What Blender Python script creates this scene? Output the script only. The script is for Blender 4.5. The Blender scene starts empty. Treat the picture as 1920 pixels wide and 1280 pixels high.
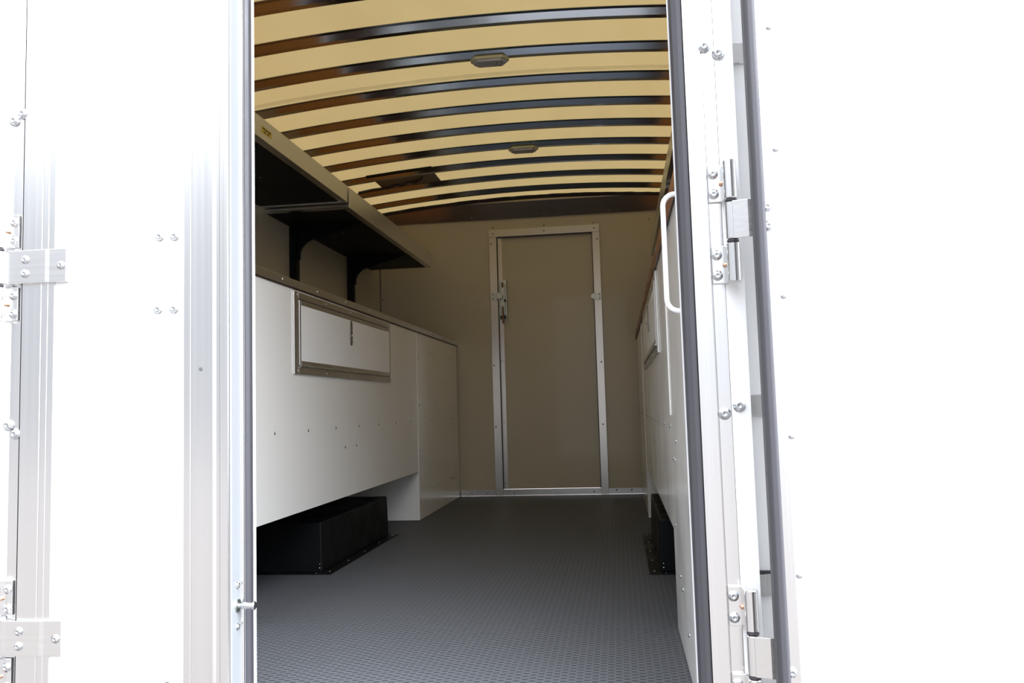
import bpy, bmesh, math, random
from mathutils import Vector, Matrix
S = bpy.context.scene
C = S.collection
random.seed(4)

# ------------------------------------------------------------------ camera
F = 1541.568
CAM = Vector((0.0, 0.0, 0.635))
yaw, pitch, roll = math.radians(7.26709785), math.radians(4.53142459), math.radians(-1.66886687)
fwd = Vector((-math.sin(yaw)*math.cos(pitch), math.cos(yaw)*math.cos(pitch), math.sin(pitch)))
rt0 = Vector((math.cos(yaw), math.sin(yaw), 0)); up0 = rt0.cross(fwd)
RT = math.cos(roll)*rt0 + math.sin(roll)*up0
UP = -math.sin(roll)*rt0 + math.cos(roll)*up0
cd = bpy.data.cameras.new('camera'); cam = bpy.data.objects.new('camera', cd); C.objects.link(cam)
cd.sensor_width = 36; cd.lens = 36*F/1920; cd.clip_start = 0.05; cd.clip_end = 300
m = Matrix((RT, UP, -fwd)).transposed().to_4x4(); m.translation = CAM; cam.matrix_world = m
S.camera = cam

def at(px, py, ax, val):
    d = RT*(px-960) - UP*(py-640) + fwd*F
    return CAM + d*((val-CAM[ax])/d[ax])

# ------------------------------------------------------------------ world, sky, exposure
w = bpy.data.worlds.new('sky'); S.world = w; w.use_nodes = True
nt = w.node_tree; nt.nodes.clear()
out = nt.nodes.new('ShaderNodeOutputWorld'); bg = nt.nodes.new('ShaderNodeBackground')
tc = nt.nodes.new('ShaderNodeTexCoord'); sp = nt.nodes.new('ShaderNodeSeparateXYZ')
rp = nt.nodes.new('ShaderNodeValToRGB'); nz = nt.nodes.new('ShaderNodeTexNoise')
ad = nt.nodes.new('ShaderNodeMath'); ad.operation = 'MULTIPLY_ADD'; ad.inputs[1].default_value = .25
nz.inputs['Scale'].default_value = 2.2; nz.inputs['Detail'].default_value = 4
nt.links.new(tc.outputs['Generated'], sp.inputs[0]); nt.links.new(tc.outputs['Generated'], nz.inputs['Vector'])
nt.links.new(nz.outputs['Fac'], ad.inputs[0]); nt.links.new(sp.outputs['Z'], ad.inputs[2])
nt.links.new(ad.outputs[0], rp.inputs[0])
e = rp.color_ramp.elements
e[0].position = .38; e[0].color = (.46, .48, .52, 1)
e[1].position = 1.0; e[1].color = (3.2, 3.35, 3.6, 1)
x = e.new(.56); x.color = (1.62, 1.70, 1.84, 1)
nt.links.new(rp.outputs[0], bg.inputs[0])
# the veiled sun brightens the sky behind the photographer's right shoulder
dt = nt.nodes.new('ShaderNodeVectorMath'); dt.operation = 'DOT_PRODUCT'; dt.inputs[1].default_value = Vector((.80, -.42, .42)).normalized()
mxx = nt.nodes.new('ShaderNodeMath'); mxx.operation = 'MAXIMUM'; mxx.inputs[1].default_value = 0
pw = nt.nodes.new('ShaderNodeMath'); pw.operation = 'POWER'; pw.inputs[1].default_value = 4
ml = nt.nodes.new('ShaderNodeMath'); ml.operation = 'MULTIPLY_ADD'; ml.inputs[1].default_value = 10.0; ml.inputs[2].default_value = 1.8
nt.links.new(tc.outputs['Generated'], dt.inputs[0]); nt.links.new(dt.outputs['Value'], mxx.inputs[0]); nt.links.new(mxx.outputs[0], pw.inputs[0])
nt.links.new(pw.outputs[0], ml.inputs[0]); nt.links.new(ml.outputs[0], bg.inputs[1])
nt.links.new(bg.outputs[0], out.inputs[0])

S.view_settings.view_transform = 'Standard'; S.view_settings.look = 'None'
S.view_settings.exposure = 0.0; S.view_settings.gamma = 1.0
S.view_settings.use_curve_mapping = False

# ------------------------------------------------------------------ materials
def mat(name, col, rough=.5, metal=0., bump=None, var=None, coat=0., spec=None, stretch=(1,1,1), rvar=None):
    mt = bpy.data.materials.new(name); mt.use_nodes = True
    n = mt.node_tree; b = n.nodes['Principled BSDF']
    b.inputs['Base Color'].default_value = (*col, 1); b.inputs['Roughness'].default_value = rough
    b.inputs['Metallic'].default_value = metal; b.inputs['Coat Weight'].default_value = coat
    if spec is not None: b.inputs['Specular IOR Level'].default_value = spec
    t = n.nodes.new('ShaderNodeTexCoord'); mp = n.nodes.new('ShaderNodeMapping')
    mp.inputs['Scale'].default_value = stretch
    n.links.new(t.outputs['Object'], mp.inputs[0])
    if var:
        sc, amt = var
        nn = n.nodes.new('ShaderNodeTexNoise'); nn.inputs['Scale'].default_value = sc; nn.inputs['Detail'].default_value = 5
        mx = n.nodes.new('ShaderNodeMix'); mx.data_type = 'RGBA'
        mx.inputs['A'].default_value = (*[c*(1-amt) for c in col], 1)
        mx.inputs['B'].default_value = (*[min(1, c*(1+amt)) for c in col], 1)
        n.links.new(mp.outputs[0], nn.inputs['Vector']); n.links.new(nn.outputs['Fac'], mx.inputs['Factor'])
        n.links.new(mx.outputs['Result'], b.inputs['Base Color'])
    if rvar:
        sc, lo, hi = rvar
        nn = n.nodes.new('ShaderNodeTexNoise'); nn.inputs['Scale'].default_value = sc
        mr = n.nodes.new('ShaderNodeMapRange'); mr.inputs['To Min'].default_value = lo; mr.inputs['To Max'].default_value = hi
        mr.inputs['From Min'].default_value = .3; mr.inputs['From Max'].default_value = .7
        n.links.new(mp.outputs[0], nn.inputs['Vector']); n.links.new(nn.outputs['Fac'], mr.inputs['Value'])
        n.links.new(mr.outputs[0], b.inputs['Roughness'])
    if bump:
        sc, st, ds = bump
        nn = n.nodes.new('ShaderNodeTexNoise'); nn.inputs['Scale'].default_value = sc; nn.inputs['Detail'].default_value = 3
        bp = n.nodes.new('ShaderNodeBump'); bp.inputs['Strength'].default_value = st; bp.inputs['Distance'].default_value = ds
        n.links.new(mp.outputs[0], nn.inputs['Vector']); n.links.new(nn.outputs['Fac'], bp.inputs['Height'])
        n.links.new(bp.outputs[0], b.inputs['Normal'])
    return mt

WHITE = mat('white_frp_panel', (.82, .82, .82), .42, bump=(60, .12, .004))
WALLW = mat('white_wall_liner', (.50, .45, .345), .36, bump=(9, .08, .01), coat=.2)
CABW = mat('white_painted_aluminium', (.79, .78, .755), .16, spec=.45, rvar=(3, .12, .22))
HATCHW = mat('white_stucco_sheet', (.84, .84, .84), .35, bump=(300, .25, .002))
ALU = mat('extruded_aluminium', (.70, .695, .69), .22, 1., var=(4, .02), stretch=(60, 60, .3), rvar=(3, .20, .25))
ALUI = mat('dull_interior_aluminium', (.58, .555, .52), .3, 1., var=(4, .03), stretch=(40, 40, .5))
ALUY = mat('mill_aluminium_lengthwise', (.72, .71, .69), .32, 1., var=(4, .02), stretch=(60, .25, 60), rvar=(3, .29, .35))
ALUX = mat('mill_aluminium_crosswise', (.70, .69, .68), .24, 1., var=(4, .02), stretch=(.25, 60, 60), rvar=(3, .22, .27))
RAFT = mat('glossy_steel_bow', (.48, .53, .59), .16, 1., var=(4, .04), stretch=(.6, 20, 20))
HEADM = mat('satin_brown_grey_metal', (.40, .35, .33), .30, .9, var=(3, .08), stretch=(.6, 20, 20))
GALV = mat('galvanised_steel', (.50, .53, .50), .35, 1., var=(30, .06))
ZINC = mat('zinc_screw', (.56, .58, .60), .25, 1.)
DARKSCREW = mat('dull_screw', (.22, .21, .19), .4, .8)
COPPER = mat('copper_pin', (.62, .36, .24), .35, 1.)
BRASSY = mat('dull_brass_lever', (.22, .12, .06), .4, .8)
RUBBER = mat('dark_rubber_seal', (.044, .043, .050), .48, bump=(40, .1, .002), rvar=(6, .4, .6))
RING = mat('black_nylon_and_gap_shade', (.03, .025, .03), .5)  # bushings and cable, also the strips painted as gap shade
BLACK = mat('black_coated_sheet', (.0045, .005, .006), .42, rvar=(8, .36, .5), spec=.13)
CAPM = mat('satin_grey_edge_metal', (.30, .315, .33), .5, .2)
DECKTOP = mat('orange_varnished_plywood', (.50, .21, .055), .4, var=(3, .15), stretch=(6, .7, 6))
BLACKDECK = mat('black_shelf_deck', (.010, .011, .012), .55, spec=.2)
PLY = mat('varnished_plywood', (.42, .20, .075), .32, var=(3, .18), stretch=(6, .7, 6))
FILM = mat('dark_film_faced_plywood', (.045, .018, .010), .45)
WOODEDGE = mat('stained_plywood_edge', (.20, .080, .032), .4, var=(3, .3), stretch=(8, .8, 8))
HANDLE = mat('white_powder_coat', (.80, .80, .81), .25, coat=.5)
YELLOW = mat('yellow_sticker', (.62, .42, .03), .45)
INK = mat('dark_ink', (.03, .025, .01), .5)
LENS = mat('frosted_plastic_lens', (.42, .42, .43), .25, coat=.4)
CLEARP = mat('greenish_plastic_rim', (.50, .50, .34), .3)
GROUND = mat('concrete_yard', (.115, .104, .096), .85, var=(2, .15), bump=(80, .2, .01))
SMEAR = mat('grey_galvanised_hatch', (.20, .19, .17), .4, .5)
PIT = mat('grey_blemish', (.09, .09, .10), .8, spec=.1)
LAP = bpy.data.materials.new('clear_lap_strip'); LAP.use_nodes = True
_n = LAP.node_tree; _n.nodes.clear(); _o = _n.nodes.new('ShaderNodeOutputMaterial'); _t = _n.nodes.new('ShaderNodeBsdfTranslucent'); _t.inputs[0].default_value = (.80, .80, .80, 1); _n.links.new(_t.outputs[0], _o.inputs[0])

# translucent fibreglass roof sheet: daylight soaks through it
ROOF = bpy.data.materials.new('translucent_fibreglass'); ROOF.use_nodes = True
n = ROOF.node_tree; n.nodes.clear()
o_ = n.nodes.new('ShaderNodeOutputMaterial'); a_ = n.nodes.new('ShaderNodeAddShader')
t_ = n.nodes.new('ShaderNodeBsdfTranslucent'); d_ = n.nodes.new('ShaderNodeBsdfDiffuse')
tx = n.nodes.new('ShaderNodeTexCoord'); mp = n.nodes.new('ShaderNodeMapping'); mp.inputs['Scale'].default_value = (1.2, .5, 1)
nn = n.nodes.new('ShaderNodeTexNoise'); nn.inputs['Scale'].default_value = 5; nn.inputs['Detail'].default_value = 6
mx = n.nodes.new('ShaderNodeMix'); mx.data_type = 'RGBA'
mx.inputs['A'].default_value = (.059, .0425, .0178, 1); mx.inputs['B'].default_value = (.071, .0522, .0230, 1)
fn = n.nodes.new('ShaderNodeTexNoise'); fn.inputs['Scale'].default_value = 260
m2 = n.nodes.new('ShaderNodeMix'); m2.data_type = 'RGBA'; m2.blend_type = 'OVERLAY'; m2.inputs['Factor'].default_value = .12
n.links.new(tx.outputs['Object'], mp.inputs[0]); n.links.new(mp.outputs[0], nn.inputs['Vector'])
n.links.new(tx.outputs['Object'], fn.inputs['Vector'])
n.links.new(nn.outputs['Fac'], mx.inputs['Factor'])
n.links.new(mx.outputs['Result'], m2.inputs['A']); n.links.new(fn.outputs['Color'], m2.inputs['B'])
n.links.new(m2.outputs['Result'], t_.inputs[0]); d_.inputs[0].default_value = (.36, .30, .17, 1)
n.links.new(t_.outputs[0], a_.inputs[0]); n.links.new(d_.outputs[0], a_.inputs[1]); n.links.new(a_.outputs[0], o_.inputs[0])

# coin-pattern rubber floor
FLOOR = bpy.data.materials.new('coin_pattern_rubber'); FLOOR.use_nodes = True
n = FLOOR.node_tree; b = n.nodes['Principled BSDF']
tx = n.nodes.new('ShaderNodeTexCoord'); sx = n.nodes.new('ShaderNodeSeparateXYZ'); n.links.new(tx.outputs['Object'], sx.inputs[0])
def mth(op, a, bb=None, c=None):
    k = n.nodes.new('ShaderNodeMath'); k.operation = op
    for i, v in enumerate((a, bb, c)):
        if v is None: continue
        if isinstance(v, (int, float)): k.inputs[i].default_value = v
        else: n.links.new(v, k.inputs[i])
    return k.outputs[0]
cx = mth('COSINE', mth('MULTIPLY', sx.outputs['X'], 2*math.pi/.0366))
cy = mth('COSINE', mth('MULTIPLY', sx.outputs['Y'], 2*math.pi/.0211))
cc = mth('MULTIPLY', cx, cy)
mr = n.nodes.new('ShaderNodeMapRange'); mr.interpolation_type = 'SMOOTHSTEP'
mr.inputs['From Min'].default_value = -.50; mr.inputs['From Max'].default_value = -.08
n.links.new(cc, mr.inputs['Value'])
bp = n.nodes.new('ShaderNodeBump'); bp.inputs['Strength'].default_value = .6; bp.inputs['Distance'].default_value = .0025
n.links.new(mr.outputs[0], bp.inputs['Height']); n.links.new(bp.outputs[0], b.inputs['Normal'])
nn = n.nodes.new('ShaderNodeTexNoise'); nn.inputs['Scale'].default_value = 1.5; nn.inputs['Detail'].default_value = 5
n.links.new(tx.outputs['Object'], nn.inputs['Vector'])
mx = n.nodes.new('ShaderNodeMix'); mx.data_type = 'RGBA'
mx.inputs['A'].default_value = (.092, .096, .105, 1); mx.inputs['B'].default_value = (.104, .109, .119, 1)
n.links.new(nn.outputs['Fac'], mx.inputs['Factor']); scf = n.nodes.new('ShaderNodeMix'); scf.data_type = 'RGBA'; scf.inputs['A'].default_value = (.050, .056, .066, 1)
n.links.new(mr.outputs[0], scf.inputs['Factor']); n.links.new(mx.outputs['Result'], scf.inputs['B'])
n.links.new(scf.outputs['Result'], b.inputs['Base Color'])
b.inputs['Roughness'].default_value = .5; b.inputs['Specular IOR Level'].default_value = .08

# ------------------------------------------------------------------ helpers
def tag(o, label=None, cat=None, group=None, kind=None):
    if label: o['label'] = label
    if cat: o['category'] = cat
    if group: o['group'] = group
    if kind: o['kind'] = kind
    return o
def thing(name, label, cat, loc=(0, 0, 0), group=None, kind=None):
    o = bpy.data.objects.new(name, None); C.objects.link(o); o.location = loc
    o.empty_display_size = .05
    return tag(o, label, cat, group, kind)
def wloc(o):
    v = Vector((0, 0, 0))
    while o is not None: v += o.location; o = o.parent
    return v
def obj(name, bm, mt, parent=None, bevel=0., smooth=False):
    me = bpy.data.meshes.new(name)
    bmesh.ops.recalc_face_normals(bm, faces=bm.faces)
    if parent is None:
        pts = [v.co for v in bm.verts]
        org = Vector(((min(p.x for p in pts)+max(p.x for p in pts))/2, (min(p.y for p in pts)+max(p.y for p in pts))/2, min(p.z for p in pts)))
    else: org = wloc(parent)
    bmesh.ops.translate(bm, verts=bm.verts, vec=-org)
    if smooth:
        for f_ in bm.faces: f_.smooth = True
    bm.to_mesh(me); bm.free()
    for x in (mt if isinstance(mt, (list, tuple)) else [mt]): me.materials.append(x)
    o = bpy.data.objects.new(name, me); C.objects.link(o)
    if parent: o.parent = parent
    else: o.location = org
    if bevel:
        md = o.modifiers.new('bevel', 'BEVEL'); md.width = bevel; md.segments = 2; md.limit_method = 'ANGLE'
        md.harden_normals = False
    return o
def struct(name, bm, mt, bevel=0., label=None):
    return tag(obj(name, bm, mt, None, bevel), label, 'wall' if 'wall' in name else name.split('_')[0], None, 'structure')
def box(bm, x0, x1, y0, y1, z0, z1, mi=0):
    vs = [bm.verts.new((x, y, z)) for z in (z0, z1) for (x, y) in ((x0, y0), (x1, y0), (x1, y1), (x0, y1))]
    for q in ((0,3,2,1), (4,5,6,7), (0,1,5,4), (1,2,6,5), (2,3,7,6), (3,0,4,7)):
        f_ = bm.faces.new([vs[i] for i in q]); f_.material_index = mi
    return bm
def B(*a):
    bm = bmesh.new(); box(bm, *a); return bm
def boxes(*l):
    bm = bmesh.new()
    for a in l: box(bm, *a)
    return bm
def prism(bm, pts, axis, a, b_):
    """closed outline pts (2-D) swept along axis from a to b_"""
    def v3(p, t):
        if axis == 0: return (t, p[0], p[1])
        if axis == 1: return (p[0], t, p[1])
        return (p[0], p[1], t)
    v0 = [bm.verts.new(v3(p, a)) for p in pts]; v1 = [bm.verts.new(v3(p, b_)) for p in pts]
    bm.faces.new(v0); bm.faces.new(v1[::-1])
    k = len(pts)
    for i in range(k): bm.faces.new((v0[i], v0[(i+1) % k], v1[(i+1) % k], v1[i]))
    return bm
def PR(pts, axis, a, b_): return prism(bmesh.new(), pts, axis, a, b_)
def lathe(prof, seg=16):
    """profile (r, h) turned about +Z"""
    bm = bmesh.new(); rings = []
    for r, h in prof:
        if r < 1e-6: rings.append([bm.verts.new((0, 0, h))])
        else: rings.append([bm.verts.new((r*math.cos(2*math.pi*i/seg), r*math.sin(2*math.pi*i/seg), h)) for i in range(seg)])
    for A, D in zip(rings, rings[1:]):
        for i in range(seg):
            j = (i+1) % seg
            if len(A) == 1 and len(D) == 1: continue
            if len(A) == 1: bm.faces.new((A[0], D[j], D[i]))
            elif len(D) == 1: bm.faces.new((A[i], A[j], D[0]))
            else: bm.faces.new((A[i], A[j], D[j], D[i]))
    if len(rings[0]) > 1: bm.faces.new(rings[0][::-1])
    if len(rings[-1]) > 1: bm.faces.new(rings[-1])
    return bm
def cyl(c, axis, r, h, seg=20):
    bm = lathe([(r*.86, 0), (r, r*.14), (r, h-r*.14), (r*.86, h)], seg)
    R_ = Vector((0, 0, 1)).rotation_difference(Vector(axis)).to_matrix().to_4x4(); R_.translation = Vector(c)
    bmesh.ops.transform(bm, matrix=R_, verts=bm.verts); return bm
def tube(pts, r, seg=14):
    bm = bmesh.new(); rings = []
    pts = [Vector(p) for p in pts]; ref = Vector((0, 1, 0))
    for i, p in enumerate(pts):
        d = (pts[min(i+1, len(pts)-1)] - pts[max(i-1, 0)]).normalized()
        a = d.cross(ref)
        if a.length < .1: a = d.cross(Vector((1, 0, 0)))
        a.normalize(); b2 = d.cross(a)
        rings.append([bm.verts.new(p + r*(math.cos(t)*a + math.sin(t)*b2)) for t in [2*math.pi*k/seg for k in range(seg)]])
    for A, D in zip(rings, rings[1:]):
        for k in range(seg): bm.faces.new((A[k], A[(k+1) % seg], D[(k+1) % seg], D[k]))
    bm.faces.new(rings[0][::-1]); bm.faces.new(rings[-1]); return bm

def mesh_of(name, bm, mt):
    me = bpy.data.meshes.new(name); bmesh.ops.recalc_face_normals(bm, faces=bm.faces)
    for f_ in bm.faces: f_.smooth = True
    bm.to_mesh(me); bm.free(); me.materials.append(mt); return me
# bolt with washer and a socket in its domed head; rivet; copper pin head
BOLT = mesh_of('bolt', lathe([(.0092, 0), (.0092, .0012), (.0066, .0016), (.0064, .0040), (.0052, .0058), (.0026, .0064), (.0024, .0046), (0, .0046)], 18), ZINC)
RIVET = mesh_of('rivet', lathe([(.0060, 0), (.0056, .0012), (.0042, .0026), (.0020, .0034), (0, .0036)], 14), ZINC)
DRIVET = mesh_of('dark_rivet', lathe([(.0060, 0), (.0056, .0012), (.0042, .0026), (.0020, .0034), (0, .0036)], 14), DARKSCREW)
SRIVET = mesh_of('small_rivet', lathe([(.0042, 0), (.0040, .001), (.0028, .002), (0, .0026)], 12), ZINC)
PIN = mesh_of('pin', lathe([(.0032, 0), (.0032, .003), (.0042, .0035), (.0040, .0055), (0, .0065)], 12), COPPER)
def fast(name, me, p, normal, parent, scale=1., label=None):
    o = bpy.data.objects.new(name, me); C.objects.link(o)
    o.rotation_euler = Vector((0, 0, 1)).rotation_difference(Vector(normal)).to_euler()
    o.location = Vector(p) - wloc(parent); o.parent = parent; o.scale = (scale,)*3
    if label: o['label'] = label
    return o
NY = (0, -1, 0); PX = (1, 0, 0); NX = (-1, 0, 0); NZ = (0, 0, -1); PZ = (0, 0, 1)

# ------------------------------------------------------------------ key sizes (metres)
WL, WR = -1.725, 0.725          # inner faces of the side walls
YF, YR = 5.88, 1.55             # far wall face, outer rear plane
YI = 1.66                       # inner face of rear frame
XM = (WL+WR)/2
def roofz(x, y=3.15): return 2.192 - .0165*(y-3.15) - .075*((x-XM)/1.225)**2
DL, DR = -.766, .148            # free gap between closed leaf and right post

# ------------------------------------------------------------------ the setting
struct('ground', B(-30, 30, -30, 30, -.95, -.85), GROUND)
struct('floor', B(WL-.03, WR+.03, 1.56, YF+.05, -.09, 0), FLOOR)
struct('wall_left', B(WL-.04, WL, 1.60, YF+.04, 0, 2.15), WALLW)
struct('wall_right', B(WR, WR+.04, 1.60, YF+.04, 0, 2.15), WALLW)
# far wall with the opening of the door left free
DX0, DX1, DZ = -.862, -.122, 1.895
struct('wall_far', boxes((WL, DX0, YF, YF+.05, 0, 2.22), (DX1, WR, YF, YF+.05, 0, 2.22), (DX0, DX1, YF, YF+.05, DZ, 2.22)), WALLW)
# rear wall: side panels beside the doorway and the head above it
struct('wall_rear', boxes((WL-.04, -1.2446, 1.60, 1.64, -.12, 2.2), (.2392, WR+.04, 1.60, 1.64, -.12, 2.2), (-1.2446, .2392, 1.60, 1.64, 1.98, 2.2)), WHITE)
struct('trim_1', boxes((WL, -1.25, 1.641, 1.655, 0, 2.13), (.20, WR, 1.641, 1.655, 0, 2.13), (-1.25, .20, 1.641, 1.655, 1.98, 2.13)), PLY)
struct('trim_2', B(-1.262, .257, 1.57, 1.66, -.11, -.002), ALUX, .003)
# roof: one arched translucent sheet
bm = bmesh.new(); N = 28
rows = []
for y in (1.58, YF+.05):
    for dz in (0, .0025): rows.append([bm.verts.new((WL-.04+(WR-WL+.08)*i/N, y, roofz(WL-.04+(WR-WL+.08)*i/N, y)+dz)) for i in range(N+1)])
for i in range(N):
    bm.faces.new((rows[0][i], rows[2][i], rows[2][i+1], rows[0][i+1]))
ceil = struct('ceiling', bm, ROOF)
for f_ in ceil.data.polygons: f_.use_smooth = True
bm = bmesh.new(); prev = None
for i in range(N+1):
    x = WL-.04+(WR-WL+.08)*i/N
    cur = [bm.verts.new((x, y, roofz(x, y)+dz)) for y, dz in ((3.665, .0030), (3.705, .0030))]
    if prev: bm.faces.new((prev[0], prev[1], cur[1], cur[0]))
    prev = cur
struct('trim_8', bm, LAP)
# head angle across the top of the far wall, and the ragged dark strip above it
hd = tag(obj('trim_3', PR([(5.875, 2.005), (5.868, 2.005), (5.793, 2.108), (5.793, 2.113), (5.875, 2.113)], 0, WL+.004, WR-.004), HEADM, None, .001), 'dark glossy metal head angle across the top of the end wall', 'trim', None, 'structure')
for p in ((1019.7, 399.7), (1141, 393.6), (884, 409)): fast('rivet', DRIVET, at(*p, 1, 5.845), NY, hd)
bm = bmesh.new(); prev = None
for i in range(61):
    x = WL+.03+(WR-WL-.06)*i/60; z = roofz(x, 5.80)-.001; d = .012*random.random()+ .012
    cur = [bm.verts.new(q) for q in ((x, 5.79-d, z-.003), (x, 5.79, z-.024), (x, 5.86, z-.01))]
    if prev:
        for k in range(3): bm.faces.new((prev[k], prev[(k+1) % 3], cur[(k+1) % 3], cur[k]))
    prev = cur
struct('trim_4', bm, RING)
# corner angle in the left far corner, wall seam
struct('trim_5', B(WL+.0005, WL+.008, 5.870, 5.8795, .05, 2.0), SMEAR)
# base angle along the far wall
bs = tag(obj('baseboard_far', PR([(5.879, .002), (5.850, .002), (5.850, .005), (5.873, .006), (5.873, .045), (5.879, .045)], 0, WL+.002, WR-.002), ALUX), None, 'baseboard', None, 'structure')
for px, py in ((885, 923.7), (914, 923.7), (964.5, 923.7), (1114, 921), (1156, 918), (1184.5, 917.5)):
    fast('rivet', DRIVET, at(px, py, 1, 5.873), NY, bs)
wf = bpy.data.objects['wall_far']
for p in ((1216.5, 411), (718, 562), (1019.7, 421.6), (1112.8, 417), (923.9, 427)): fast('rivet', DRIVET, at(*p, 1, 5.8795), NY, wf)

# ------------------------------------------------------------------ door in the far wall
d1 = thing('door_1', 'plain beige-lit door closed in the far end wall with alloy frame', 'door', (XM+.01, YF, 0), None, 'structure')
obj('door_panel', B(-.838, -.146, 5.888, 5.925, .05, 1.878), WALLW, d1, .002)
fr = obj('door_frame', boxes((-.898, -.842, 5.868, 5.90, .0, 1.872), (-.146, -.093, 5.868, 5.90, .0, 1.872), (-.898, -.093, 5.866, 5.90, 1.8725, 1.925)), ALUI, d1, .0015)
obj('door_sill', B(-.8415, -.1465, 5.8838, 5.8868, .0055, .048), ALUI, d1, .001)
obj('door_gap_shade', boxes((-.8418, -.8372, 5.8665, 5.8872, .05, 1.872), (-.8418, -.146, 5.8665, 5.8872, 1.866, 1.8722), (-.1500, -.1462, 5.8665, 5.8872, .05, 1.866)), RING, d1)  # black strips paint in the shade of the gap round the door
obj('edge_strip', B(-.836, -.806, 5.8845, 5.8885, .05, 1.872), ALUI, d1)
for p in ((926.7, 685), (930, 800), (1127.7, 678), (1130.7, 795), (920.6, 457.6), (1119.6, 447.4), (923.9, 438), (1019.7, 432), (1113.5, 427)):
    fast('rivet', DRIVET, at(*p, 1, 5.866), NY, fr)
for p in ((941, 677), (945, 791), (947, 906)): fast('rivet', SRIVET, at(*p, 1, 5.884), NY, d1)
# slam latch: channel housing, lever, tongue, keeper
lt = obj('latch', boxes((-.832, -.828, 5.845, 5.886, 1.265, 1.555), (-.780, -.776, 5.845, 5.886, 1.265, 1.555), (-.832, -.776, 5.880, 5.8855, 1.265, 1.555)), GALV, d1)
obj('lever', boxes((-.812, -.800, 5.842, 5.86, 1.235, 1.36)), BRASSY, lt, .003)
obj('spring', cyl((-.806, 5.865, 1.50), (0, 0, 1), .007, .035, 12), BRASSY, lt)
obj('pivot_block', boxes((-.798, -.782, 5.85, 5.88, 1.395, 1.41), (-.826, -.782, 5.852, 5.88, 1.27, 1.292)), RING, lt)
obj('tongue', boxes((-.822, -.790, 5.868, 5.878, 1.30, 1.53)), GALV, lt, .002)
kp = obj('latch_keeper', boxes((-.888, -.846, 5.860, 5.8675, 1.405, 1.465)), GALV, d1, .001)
obj('keeper_disc', cyl((-.828, 5.852, 1.437), NY, .026, .006, 24), GALV, kp)
for z in (1.418, 1.452): fast('rivet', DRIVET, (-.876, 5.860, z), NY, kp, .8)
kr = obj('strap_keeper', boxes((-.138, -.100, 5.858, 5.8675, 1.378, 1.43)), GALV, d1, .001)
obj('keeper_tab', PR([(-.168, 1.395), (-.168, 1.415), (-.140, 1.43), (-.140, 1.38)], 1, 5.858, 5.864), GALV, kr)
for z in (1.39, 1.418): fast('rivet', DRIVET, (-.108, 5.858, z), NY, kr, .8)

# ------------------------------------------------------------------ roof bows, twelve inches apart
words = ['first', 'second', 'third', 'fourth', 'fifth', 'sixth', 'seventh', 'eighth', 'ninth', 'tenth', 'eleventh']
def bow_mesh():
    # hat section: (dy, dz below sheet), swept over the arch; wide sloped front face, narrow sole
    prof = [(-.020, -.0008), (-.020, -.0030), (0, -.0032), (.0170, -.0248), (.045, -.0248), (.060, -.0032), (.075, -.0030), (.075, -.0008)]
    bm = bmesh.new(); n_ = 32; prev = None
    for i in range(n_+1):
        x = WL+.006+(WR-WL-.012)*i/n_
        cur = [bm.verts.new((x, dy, roofz(x)+dz)) for dy, dz in prof]
        if prev:
            for k in range(len(prof)):
                kk = (k+1) % len(prof); bm.faces.new((prev[k], prev[kk], cur[kk], cur[k]))
        prev = cur
        if i in (0, n_): bm.faces.new(cur if i else cur[::-1])
    return bm
bow0 = None
for k in range(1, 14):
    y = YF-.303*k-.02
    if k <= 11:
        lab = 'dark metal roof bow under the yellow roof, %s from the far end wall' % words[k-1]
        if k == 8: lab = 'dark metal roof bow under the yellow roof, the one carrying the nearer dome light'
        if k == 4: lab = 'dark metal roof bow under the yellow roof, the one carrying the farther dome light'
    else: continue
    if bow0 is None:
        bow0 = obj('roof_bow', bow_mesh(), RAFT); bow0.location.y += y; o = bow0; base = bow0.location.y-y; bz = bow0.location.z; bow0.location.z = bz-.0165*(y-3.15)
    else:
        o = bow0.copy(); C.objects.link(o); o.location.y = base+y; o.location.z = bz-.0165*(y-3.15)
    tag(o, lab, 'roof bow', 'metal bows across the roof')

# ------------------------------------------------------------------ dome lights under two bows
def dome(px0, px1, py, k, lab):
    y = YF-.303*k-.02+.035
    z = roofz(-.5, y)-.0252
    a = at(px0, py, 1, y).x; b_ = at(px1, py, 1, y).x
    cxx = (a+b_)/2; L = (b_-a)/2; H = .040
    t = thing('dome_light', lab, 'light', (cxx, y, z), 'dome lights on the roof bows')
    def oct_(s, h0, h1, taper=1.):
        pts = [(-L, -.008), (-L*.72, -H), (L*.72, -H), (L, -.008), (L, .008), (L*.72, H), (-L*.72, H), (-L, .008)]
        bm = bmesh.new()
        lo = [bm.verts.new((cxx+p[0]*s*taper, y+p[1]*s*taper, h0)) for p in pts]; hi = [bm.verts.new((cxx+p[0]*s, y+p[1]*s, h1)) for p in pts]
        bm.faces.new(lo); bm.faces.new(hi[::-1])
        for i in range(8): bm.faces.new((lo[i], lo[(i+1) % 8], hi[(i+1) % 8], hi[i]))
        return bm
    obj('rim', oct_(1., z-.013, z, .97), CLEARP, t, .002)
    ln = obj('lens', oct_(.9, z-.024, z-.013, .90), LENS, t, .003)
    for dx, dy in ((.35, -.012), (.28, .014), (.62, -.016), (.5, .02)):
        obj('switch_dot', cyl((cxx+dx*L, y+dy, z-.0275), PZ, .0035, .004, 10), DARKSCREW, ln)
dome(882, 955, 117, 8, 'grey eight-sided dome light under a roof bow, the nearer and larger-looking one')
dome(953, 1010, 277, 4, 'grey eight-sided dome light under a roof bow, the farther one')

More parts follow.
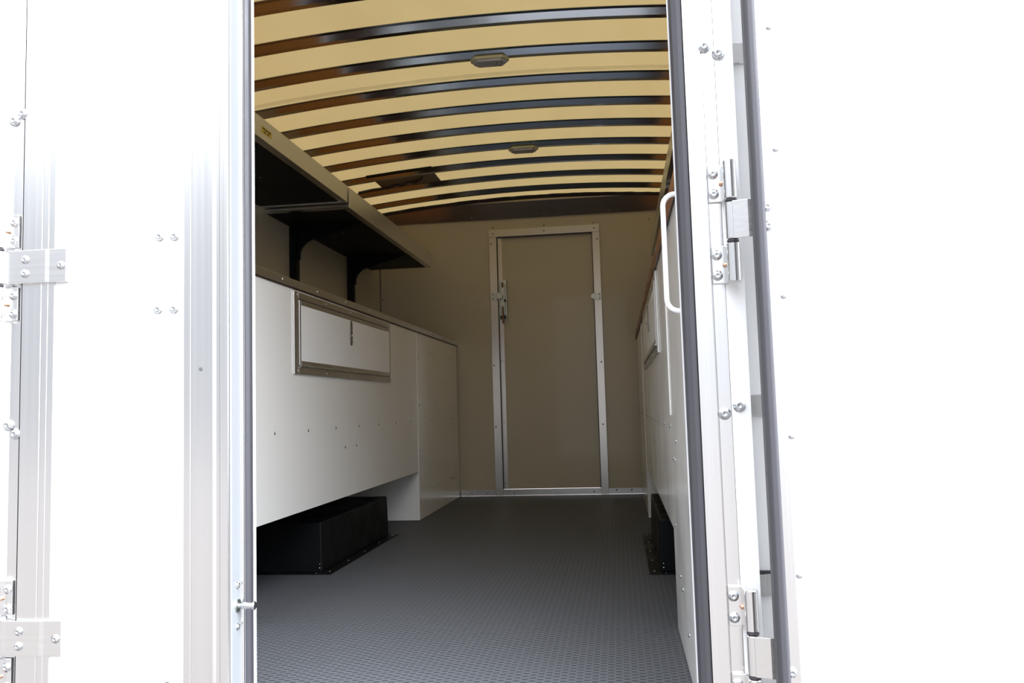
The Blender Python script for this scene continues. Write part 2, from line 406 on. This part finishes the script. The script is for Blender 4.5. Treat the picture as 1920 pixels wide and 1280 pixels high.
# vent plate and loose cable between the bows near the left shelf
t = thing('roof_vent_plate', 'dark grey vent plate set in the yellow roof above the left shelf', 'vent', (-1.30, 5.12, 2.14))
zz = 2.176
def rz(x): return roofz(x, 5.14)-.0016
bm = bmesh.new()
for xa, xb in ((-1.50, -1.38), (-1.38, -1.25), (-1.25, -1.11)):
    prism(bm, [(xa, rz(xa)-.0045), (xb, rz(xb)-.0045), (xb, rz(xb)-.0008), (xa, rz(xa)-.0008)], 1, 5.035, 5.245)
obj('plate', bm, SMEAR, t)
bm = bmesh.new()
for xa, xb in ((-1.52, -1.31), (-1.31, -1.10)):
    prism(bm, [(xa, rz(xa)-.012), (xb, rz(xb)-.012), (xb, rz(xb)-.001), (xa, rz(xa)-.001)], 1, 4.905, 4.932)
obj('flashing', bm, BLACK, t)
cb = [(a_, b_, c_-.040) for a_, b_, c_ in [(-1.66, 5.20, 2.120), (-1.56, 5.19, 2.132), (-1.46, 5.20, 2.142), (-1.40, 5.17, 2.152), (-1.36, 5.19, 2.150), (-1.31, 5.15, 2.160), (-1.27, 5.17, 2.158), (-1.22, 5.13, 2.166), (-1.20, 5.09, 2.172), (-1.205, 5.05, 2.176)]]
tag(obj('cable', tube(cb, .009, 10), RING, None, 0, True), 'short black cable hanging below the vent plate over the left shelf', 'cable')

# ------------------------------------------------------------------ overhead shelves
def shelf(side, x1, y0, y1, z0, z1, lab, grp, rv, sticker=False):
    """side=-1 left wall, +1 right wall; x1 = front edge"""
    xw = WL if side < 0 else WR
    s = -side
    t = thing('overhead_shelf', lab, 'shelf', (xw, y0, z0), grp)
    def bx(xa, xb, *r): return (min(xa, xb), max(xa, xb), *r)
    obj('deck', B(*bx(xw+s*.002, x1-s*.003, y0+.003, y1-.003, z0+.0022, z0+.012)), BLACKDECK, t)
    obj('deck_top', B(*bx(xw+s*.002, x1-s*.0035, y0+.004, y1-.004, z0+.0121, z1-.006)), DECKTOP, t)
    lip = obj('front_lip', B(*bx(x1-s*.003, x1, y0, y1, z0, z1)), ALUY, t, .0008)
    obj('end_lip', B(*bx(xw+s*.002, x1-s*.003, y0, y0+.003, z0, z1)), ALUX, t)
    obj('end_lip', B(*bx(xw+s*.002, x1-s*.003, y1-.003, y1, z0, z1)), ALUX, t)
    fl = obj('front_flange', B(*bx(x1-s*.035, x1-s*.003, y0+.003, y1-.003, z0, z0+.002)), ALUY, t)
    obj('end_flange', B(*bx(xw+s*.002, x1-s*.035, y0+.003, y0+.030, z0, z0+.002)), ALUX, t)
    f2 = obj('end_flange', B(*bx(xw+s*.002, x1-s*.035, y1-.030, y1-.003, z0, z0+.002)), ALUX, t)
    k = 5
    for i in range(k):
        fast('rivet', SRIVET, (x1-s*.018, y0+.05+(y1-y0-.1)*i/(k-1), z0), NZ, fl)
    for i in range(2):
        fast('rivet', SRIVET, (x1-s*(.07+.22*i), y1-.016, z0), NZ, f2)
    for yy in (y0+.55, y1-.5): fast('rivet', SRIVET, ((xw+x1)/2, yy, z0+.0022), NZ, t)
    if sticker:
        st = obj('warning_sticker', B(x1+.0002, x1+.0012, 2.850, 2.935, 1.682, 1.706), YELLOW, t)
        st['label'] = 'small yellow sticker with two lines of dark print'
        bm = bmesh.new()
        for a, b_, z in ((2.855, 2.878, 1.696), (2.883, 2.903, 1.696), (2.908, 2.929, 1.696), (2.868, 2.885, 1.6855), (2.898, 2.915, 1.6855)):
            box(bm, x1+.0012, x1+.0016, a, b_, z, z+.006)
        obj('print', bm, INK, st)
    return t
shelf(-1, -1.28, 1.78, 3.83, 1.655, 1.737, 'alloy-edged black overhead shelf on the left wall, nearer one with a yellow sticker', 'overhead shelves', 0, True)
shelf(-1, -1.28, 3.852, 5.66, 1.635, 1.737, 'alloy-edged black overhead shelf on the left wall, farther one over curved brackets', 'overhead shelves', 0)
shelf(1, .255, 1.78, 3.83, 1.655, 1.737, 'overhead shelf on the right wall, nearer one mostly behind the grab handle', 'overhead shelves', 0)
shelf(1, .255, 3.852, 5.66, 1.635, 1.737, 'overhead shelf on the right wall, farther one with dark screw holes in its edge', 'overhead shelves', 0)

def bracket(y, lab):
    t = thing('shelf_bracket', lab, 'bracket', (WL, y, 1.105), 'black brackets under the left shelf')
    obj('upright', boxes((WL+.001, WL+.040, y-.022, y-.019, 1.106, 1.634), (WL+.001, WL+.040, y+.019, y+.022, 1.106, 1.634), (WL+.037, WL+.041, y-.022, y+.022, 1.106, 1.634)), BLACK, t)
    # gusset with the concave quarter-round edge, arm tapering forward
    x0 = WL+.041; pts = [(x0, 1.6365), (x0, 1.462), (x0+.007, 1.455), (x0+.012, 1.465)]
    R_ = .090
    for i in range(9):
        a = math.pi - (math.pi/2)*i/8
        pts.append((x0+.012+R_+R_*math.cos(a), 1.475+R_*math.sin(a)))
    pts += [(x0+.30, 1.620), (x0+.36, 1.6365)]
    obj('gusset', PR(pts, 1, y-.010, y+.010), BLACK, t, .002)
bracket(4.20, 'black curved shelf bracket on the left wall, the nearer of the two')
bracket(5.15, 'black curved shelf bracket on the left wall, the farther of the two')

# ------------------------------------------------------------------ cabinets and worktops
def cabinet(side, xf, lab, hz, hy, zsl):
    s = -side; xw = WL if side < 0 else WR; nrm = PX if side < 0 else NX
    def bx(xa, xb, *r): return (min(xa, xb), max(xa, xb), *r)
    th = .018; t = thing('storage_cabinet', lab, 'cabinet', ((xf+xw)/2, 3.8, 0))
    yn, yc, ym, ye = 1.70, 2.40, 4.66, 5.845
    zt = 1.083
    pts = [(yn, .003), (yc, .003), (yc, .278), (ym-.003, .278), (ym-.003, zt), (yn, zt)]
    a, b_ = sorted((xf, xf-s*th))
    fp = obj('front_panel', PR(pts, 0, a, b_), CABW, t, .0008)
    ep = obj('end_panel', B(a, b_, ym, ye, .003, zt), CABW, t, .0008)
    obj('edge_bead', B(*bx(xf, xf+s*.0022, ym-.003, ym+.003, .003, zt)), HANDLE, ep)
    obj('leg_panel', B(*bx(xf-s*th, xw+s*.003, ym, ym+.018, .003, zt)), CABW, t)
    obj('leg_panel', B(*bx(xf-s*th, xw+s*.003, yc-.018, yc, .003, zt)), CABW, t)
    obj('bottom_shelf', boxes(bx(xf-s*th, xw+s*.003, yc, ym, .300, .315), bx(xf-s*(th+.002), xf-s*(th+.03), yc, ym, .279, .300)), CABW, t)
    # hatch
    y0, y1 = hy; z0, z1 = hz; g = s*.006
    hf = obj('hatch_frame', boxes(bx(xf, xf+g, y0, y0+.040, z0, z1), bx(xf, xf+g, y1-.018, y1, z0, z1), bx(xf, xf+g, y0+.040, y1-.018, z1-.024, z1), bx(xf, xf+g, y0+.040, y1-.018, z0, z0+.028)), ALUY, t, .0012)
    obj('hatch_gap_shade', B(*bx(xf+s*.0002, xf+s*.0015, y0+.0402, y1-.0182, z0+.0282, z1-.0242)), RING, hf)  # black backing sheet, puts the shaded gap line round the hatch into colour
    hd_ = obj('hatch_door', B(*bx(xf+s*.0016, xf+s*.008, y0+.046, y1-.022, z0+.034, z1-.030)), HATCHW, t)
    obj('edging', boxes(bx(xf+s*.0018, xf+s*.0085, y0+.044, y0+.058, z0+.033, z1-.029), bx(xf+s*.0018, xf+s*.0085, y1-.030, y1-.021, z0+.033, z1-.029), bx(xf+s*.0018, xf+s*.0085, y0+.058, y1-.030, z1-.047, z1-.029), bx(xf+s*.0018, xf+s*.0085, y0+.058, y1-.030, z0+.033, z0+.050)), ALUY, hd_, .001)
    bm = bmesh.new(); k = 46
    for i in range(k):
        yy = y0+.050+(y1-y0-.078)*i/k
        c_ = cyl((xf+s*.008, yy, z0+.0305), (0, 1, 0), .0042, (y1-y0-.078)/k*.86, 8)
        me_ = bpy.data.meshes.new('t'); c_.to_mesh(me_); c_.free(); bm.from_mesh(me_); bpy.data.meshes.remove(me_)
    obj('piano_hinge', bm, GALV, hd_)
    yl = y0+.63*(1 if side < 0 else .98)
    zl1 = z1-.047; zl0 = zl1-.110
    pl = [(yl+.014*math.cos(a_), (zl1-.014 if a_ < math.pi else zl0+.014)+.014*math.sin(a_)) for a_ in [math.pi*i/8 for i in range(9)]+[math.pi+math.pi*i/8 for i in range(9)]]
    xa, xb = sorted((xf+s*.0082, xf+s*.0105))
    ls = obj('latch_plate', PR(pl, 0, xa, xb), SMEAR, hd_, .0005)
    fast('lock_knob', BOLT, (xf+s*.0105, yl+.004, zl0+.042), nrm, ls, .8)
    for i in range(5):
        yy = y0+.03+(y1-y0-.05)*i/4
        for zz in (z0+.012, z1-.011): fast('rivet', SRIVET, (xf+g, yy, zz), nrm, hf)
    # rivet lines
    rr = []
    for i in range(8): rr.append((2.355+.304*i, .569, fp))
    for (yy, zz) in ((3.38, .485), (3.53, .485)): rr.append((yy, zz, fp))
    for zz in (.12, .40, .66, .93): rr.append((ym+.03, zz, ep))
    for zz in (.16, .57, .98):
        for yy in (4.98, 5.05, 5.56, 5.64): rr.append((yy, zz, ep))
    if side > 0:
        rr += [(2.316, .648, fp), (2.316, .93, fp), (2.316, .30, fp), (2.13, .536, fp), (2.27, .484, fp), (2.20, .484, fp), (1.97, .10, fp), (2.12, .17, fp), (2.18, .19, fp)]
        obj('seam_strip', B(*bx(xf, xf+s*.003, 2.296, 2.312, .60, zt)), CABW, t)
    for yy, zz, par in rr: fast('rivet', RIVET, (xf, yy, zz), nrm, par, .95)
    for i in range(8):
        fast('rivet', SRIVET, (xf-s*.012, yc+.15+.29*i, .2775), NZ, fp, 1.2)
    return t
cabinet(-1, -1.155, 'long white cabinet along the left wall with an alloy-framed hatch', (.775, 1.077), (2.825, 4.083), 0)
cabinet(1, .14, 'long white cabinet along the right wall, seen at a steep angle beside the doorway', (.800, 1.077), (2.765, 4.17), 0)

def worktop(side, xf, lab):
    s = -side; xw = WL if side < 0 else WR; nrm = PX if side < 0 else NX
    def bx(xa, xb, *r): return (min(xa, xb), max(xa, xb), *r)
    t = thing('worktop', lab, 'worktop', ((xf+xw)/2, 3.8, 1.084))
    obj('top_board', B(*bx(xw+s*.002, xf+s*.004, 1.70, 5.86, 1.0835, 1.104)), FILM, t)
    if side < 0:
        ed = obj('edge_angle', boxes(bx(xf+s*.004, xf+s*.008, 1.70, 5.865, 1.088, 1.116), bx(xf-s*.02, xf+s*.004, 1.70, 5.865, 1.1045, 1.108)), ALUY, t, .0008)
        ys = [2.72+.335*i for i in range(10)]; rm = RIVET
    else:
        ed = obj('edge_strip', B(*bx(xf+s*.004, xf+s*.009, 1.70, 5.80, 1.080, 1.118)), WOODEDGE, t, .0008)
        ys = [2.2+.335*i for i in range(11)]; rm = DRIVET
    for yy in ys: fast('rivet', rm, (xf+s*(.008 if side < 0 else .009), yy, 1.102), nrm, ed)
    return t
worktop(-1, -1.155, 'plywood worktop with bright alloy edge on top of the left cabinet')
worktop(1, .14, 'plywood worktop with brown front edge on top of the right cabinet')

# ------------------------------------------------------------------ wheel boxes
def wheelbox(side, xf, xfl, y0, y1, lab):
    s = -side; xw = WL if side < 0 else WR; nrm = PX if side < 0 else NX
    t = thing('wheel_box', lab, 'wheel box', ((xf+xw)/2, (y0+y1)/2, 0), 'wheel boxes')
    h = .198; a = .005
    bm = bmesh.new()
    X0, X1 = sorted((xw+s*.003, xf))
    lo = [(X0, y0), (X1, y0), (X1, y1), (X0, y1)]
    hi = [(X0 if side < 0 else X0+a, y0+a), (X1-(a if side < 0 else 0), y0+a), (X1-(a if side < 0 else 0), y1-a), (X0 if side < 0 else X0+a, y1-a)]
    v0 = [bm.verts.new((*p, .002)) for p in lo]; v1 = [bm.verts.new((*p, h)) for p in hi]
    bm.faces.new(v0[::-1]); bm.faces.new(v1)
    for i in range(4): bm.faces.new((v0[i], v0[(i+1) % 4], v1[(i+1) % 4], v1[i]))
    obj('shell', bm, BLACK, t, .006)
    fa, fb = sorted((xf+s*.0005, xfl))
    fl = obj('floor_flange', boxes((fa, fb, y0-.03, y1+.02, .0005, .004), (X0, X1, y0-.03, y0-.0005, .0005, .004)), BLACK, t, .001)
    for i in range(5): fast('rivet', SRIVET, ((fa+fb)/2, y0+.02+(y1-y0-.04)*i/4, .004), PZ, fl)
    for i in range(3): fast('rivet', SRIVET, (xf-s*(.02+.16*i), y0-.016, .004), PZ, fl)
    for zz in (.02, .035, .05): fast('rivet', SRIVET, (xf-s*.012, y0+zz*.07, zz), NY, t, .8)
wheelbox(-1, -1.19, -1.145, 3.19, 4.14, 'low black wheel box on the floor under the left cabinet')
wheelbox(1, .130, .088, 3.17, 4.07, 'low black wheel box on the floor under the right cabinet')

# ------------------------------------------------------------------ rear door posts
def post(name, segs, bolts, lab):
    t = thing(name, lab, 'post', (segs[0][1], YR, 0), None, 'structure')
    for nm, x0, x1, y0, y1, mt in segs: obj(nm, B(x0, x1, y0, y1, -.10, 2.05), mt, t, .0005)
    for px, py in bolts: fast('bolt', BOLT, at(px, py, 1, YR), NY, t, 1.25)
    return t
rp_ = post('trim_6', [('alloy_face', .148, .179, 1.550, 1.659, ALU), ('bolt_flange', .181, .204, 1.551, 1.60, ALU), ('white_strip', .2045, .239, 1.551, 1.598, WHITE),
                      ('groove', .179, .181, 1.553, 1.60, ALU), ('inner_flange', .1235, .1478, 1.600, 1.606, HANDLE), ('liner', .1300, .1478, 1.606, 1.659, HANDLE)],
           ((1320, 88), (1346, 101), (1386, 760), (1359, 775)), 'right door post of the rear opening, bolted alloy and white')
sl = obj('door_seal', PR([(.1475, 1.556), (.1475, 1.599), (.134, 1.599), (.1255, 1.590), (.1245, 1.577), (.129, 1.566), (.138, 1.558)], 2, -.10, 2.0), RUBBER, rp_, .002)
sl['label'] = 'dark rubber bulb seal'
lp_ = post('trim_7', [('alloy_face', -1.244, -1.2225, 1.551, 1.659, ALU), ('white_strip', -1.262, -1.2445, 1.553, 1.598, WHITE)],
           ((28, 227), (44, 214), (16, 797), (29, 813)), 'left door post of the rear opening, at the photo edge')

# ------------------------------------------------------------------ left leaf, closed
dz0, dz1 = -.09, 1.97
L = thing('door_2', 'narrow white rear door leaf, closed, left of the opening', 'door', (-1.0, YR, dz0), None, 'structure')
pn = obj('leaf_panel', B(-1.146, -.863, 1.551, 1.608, dz0, dz1), WHITE, L)
obj('hinge_side_trim', PR([(-1.218, 1.548), (-1.176, 1.548), (-1.175, 1.5487), (-1.173, 1.5487), (-1.172, 1.548), (-1.161, 1.548), (-1.160, 1.5487), (-1.1585, 1.5487), (-1.1575, 1.5485), (-1.147, 1.549), (-1.1462, 1.5515), (-1.1462, 1.608), (-1.218, 1.608)], 2, dz0, dz1), ALU, L)
obj('closing_side_trim', PR([(-.8628, 1.5515), (-.8618, 1.5485), (-.848, 1.5478), (-.847, 1.5484), (-.845, 1.5484), (-.844, 1.5478), (-.808, 1.5478), (-.801, 1.546), (-.799, 1.546), (-.794, 1.5495), (-.787, 1.5495), (-.784, 1.547), (-.769, 1.547), (-.767, 1.550), (-.767, 1.608), (-.8628, 1.608)], 2, dz0, dz1), ALU, L)
cap = obj('edge_cap', boxes((-.7668, -.763, 1.552, 1.612, dz0, dz1)), CAPM, L, .001)
obj('edge_bead', cyl((-.763, 1.598, dz0), PZ, .0045, dz1-dz0, 12), ALU, L)
s2 = obj('door_seal', PR([(-.782, 1.613), (-.762, 1.613), (-.7555, 1.620), (-.7545, 1.630), (-.760, 1.640), (-.782, 1.642)], 2, dz0, dz1), RUBBER, L, .002)
s2['label'] = 'dark rubber bulb seal'
obj('back_flange', B(-.80, -.7555, 1.6425, 1.6455, dz0, dz1), HANDLE, L)
ib = obj('inner_liner', B(-1.215, -.80, 1.609, 1.613, dz0, dz1), WHITE, L)
for px, py in ((300, 444), (328, 443), (297, 580), (327, 579), (317, 1280)): fast('bolt', BOLT, at(px, py, 1, 1.551), NY, pn, 1.1)
p = at(376, 692, 1, 1.547); obj('blemish', cyl((p.x, 1.5479, p.z), NY, .0040, .0006, 10), PIT, L)
# round striker pin on the leaf edge with its two screws
zpin = .259
st = obj('striker_plate', cyl((-.7631, 1.577, zpin), PX, .013, .002, 20), GALV, cap)
obj('striker_pin', cyl((-.7611, 1.577, zpin), PX, .0065, .030, 18), ZINC, st, 0, True)
obj('pin_head', cyl((-.7315, 1.577, zpin), PX, .0085, .005, 18), ZINC, st)
for dz in (-.040, .040): fast('screw', BOLT, (-.7630, 1.576, zpin+dz), PX, cap, .75)

# ------------------------------------------------------------------ right leaf, swung right round
Rl = thing('door_3', 'wide white rear door leaf swung fully open to the right', 'door', (.72, 1.46, dz0), None, 'structure')
p3 = obj('leaf_panel', B(.27665, 1.20, 1.4248, 1.4905, dz0, dz1), WHITE, Rl)
obj('hinge_side_trim', PR([(.2515, 1.424), (.2762, 1.424), (.2766, 1.428), (.2766, 1.4905), (.2515, 1.4905)], 2, dz0, dz1), ALU, Rl, .001)
obj('closing_side_trim', B(1.2005, 1.225, 1.424, 1.4905, dz0, dz1), ALU, Rl)
s3 = obj('door_seal', PR([(.2510, 1.455), (.2420, 1.452), (.2395, 1.440), (.2405, 1.420), (.246, 1.413), (.255, 1.412), (.2595, 1.417), (.2598, 1.4235), (.2510, 1.4235)], 2, dz0, dz1), RUBBER, Rl, .002)
s3['label'] = 'dark rubber bulb seal'
for px, py in ((1433, 52), (1449, 280), (1468, 555), (1483, 818), (1490, 1079)):
    q = at(px, py, 1, 1.425); fast('rivet', RIVET, (.283, 1.425, q.z), NY, p3, 1.0)

# ------------------------------------------------------------------ hinges
def hinge(side, zc, lab):
    """side -1 left post / leaf closed, +1 right post / leaf open. zc = middle of strap"""
    s = 1 if side < 0 else -1           # direction from knuckle towards the doorway
    xk = -1.2610 if side < 0 else .2170; yk = 1.5320 if side < 0 else 1.5165; r = .0115
    t = thing('door_hinge', lab, 'hinge', (xk, yk, zc), 'rear door hinges')
    hs = .0345
    for sg in (1, -1):
        za, zb = sorted((zc+sg*(hs+.006), zc+sg*(hs+.078)))
        kn = obj('knuckle', cyl((xk, yk, za), PZ, r, zb-za, 20), ALU, t, 0, False)
        x0, x1 = sorted((xk+s*.004, xk+s*.036))
        pl = obj('butt_plate', boxes((x0, x1, 1.5440, 1.5490, za+.002, zb)), ALU, t, .0012)
        xa, xb = sorted((xk+s*.004, xk+s*.012)); obj('web', B(xa, xb, yk+.004, 1.5440, za+.002, zb-.002), ALU, t)
        xb_ = xk+s*.0270
        for zz in (za+.017, zb-.017): fast('bolt', BOLT, (xb_, 1.5440, zz), NY, pl, 1.05)
        fast('grease_pin', PIN, (xk+s*.0130, 1.5440, (za+zb)/2), NY, pl, .9, 'copper pin')
        ra, rb = sorted((zc+sg*(hs+.0005), zc+sg*(hs+.0055)))
        obj('bushing', cyl((xk, yk, ra), PZ, r*.96, rb-ra, 20), RING, t)
    obj('knuckle', cyl((xk, yk, zc-hs), PZ, r, 2*hs, 20), ALU, t)
    if side < 0:
        pts = [(xk+.003, 1.540), (xk+.003, 1.534), (xk+.014, 1.5315), (-1.160, 1.5420), (-1.152, 1.5440), (-1.120, 1.5445), (-1.117, 1.5450), (-1.117, 1.5505), (-1.150, 1.5475), (-1.165, 1.5475), (xk+.02, 1.5475)]
        pts = [(xk+.005, 1.5415), (xk+.005, 1.5375), (-1.160, 1.5375), (-1.152, 1.5400), (-1.115, 1.5400), (-1.113, 1.5505), (-1.145, 1.5505), (-1.149, 1.5470), (-1.165, 1.5470), (xk+.03, 1.5470), (xk+.02, 1.5415)]
        sp_ = obj('strap', PR(pts, 2, zc-hs, zc+hs), ALUX, t, .0008)
        for dz in (.0145, -.0145): fast('bolt', BOLT, (-1.2040, 1.5375, zc+dz), NY, sp_, .95)
        fast('bolt', BOLT, (-1.126, 1.5400, zc), NY, sp_, .95)
    else:
        pts = [(xk, 1.5050), (xk, 1.5095), (.245, 1.5015), (.330, 1.4965), (.330, 1.4912), (.243, 1.4970)]
        sp_ = obj('strap', PR(pts, 2, zc-hs, zc+hs), ALUX, t, .0008)
        for dz in (.0165, -.0165):
            fast('bolt', BOLT, (.2625, 1.4238, zc+dz-.016), NY, sp_, .95, 'bolt end showing beside the seal')
hinge(-1, .952, 'upper three-barrel alloy door hinge on the left post, at the photo edge')
hinge(-1, .203, 'lower three-barrel alloy door hinge on the left post, at the photo edge')
hinge(1, .961, 'upper three-barrel alloy door hinge between the right post and open door')
hinge(1, .190, 'lower three-barrel alloy door hinge between the right post and open door')

# flat alloy brackets on the rear wall behind the open leaf
for i, (py0, py1, lab) in enumerate(((82, 120, 'highest'), (740, 780, 'middle'), (1076, 1117, 'lowest'))):
    px = (1368, 1402, 1414)[i]
    za = at(px, py1, 1, 1.594).z; zb = at(px, py0, 1, 1.594).z
    t = thing('wall_bracket', 'small flat alloy bracket in the gap beside the open door, %s of three' % lab, 'bracket', (.26, 1.6, za), 'alloy brackets in the gap')
    obj('plate', B(.2400, .2560, 1.5900, 1.5995, za, zb), CLEARP if False else ALUX, t, .001)
    obj('tab', B(.2565, .300, 1.5950, 1.5995, za, zb), ALUX, t)
    if i == 2: obj('bracket_gap_shade', B(.2400, .300, 1.592, 1.5995, zb+.0015, zb+.006), RING, t)  # black bar painted as the dark gap above the lowest bracket

# ------------------------------------------------------------------ grab handle on the right post
def arc(c, r, a0, a1, k=6): return [(c[0]+r*math.cos(a0+(a1-a0)*i/k), c[1]+r*math.sin(a0+(a1-a0)*i/k)) for i in range(k+1)]
Yh = 1.628
zt_, zb_ = 1.045, .812
xo = .1010
prof = [(.129, zt_)] + arc((xo+.024, zt_-.024), .024, math.pi/2, math.pi) + arc((xo+.024, zb_+.024), .024, math.pi, 1.5*math.pi) + [(.129, zb_)]
hn = thing('grab_handle', 'white D-shaped tubular grab handle on the right side of the doorway', 'handle', (.1295, Yh, zb_))
obj('bar', tube([(a, Yh, b_) for a, b_ in prof], .0052, 14), HANDLE, hn, 0, True)
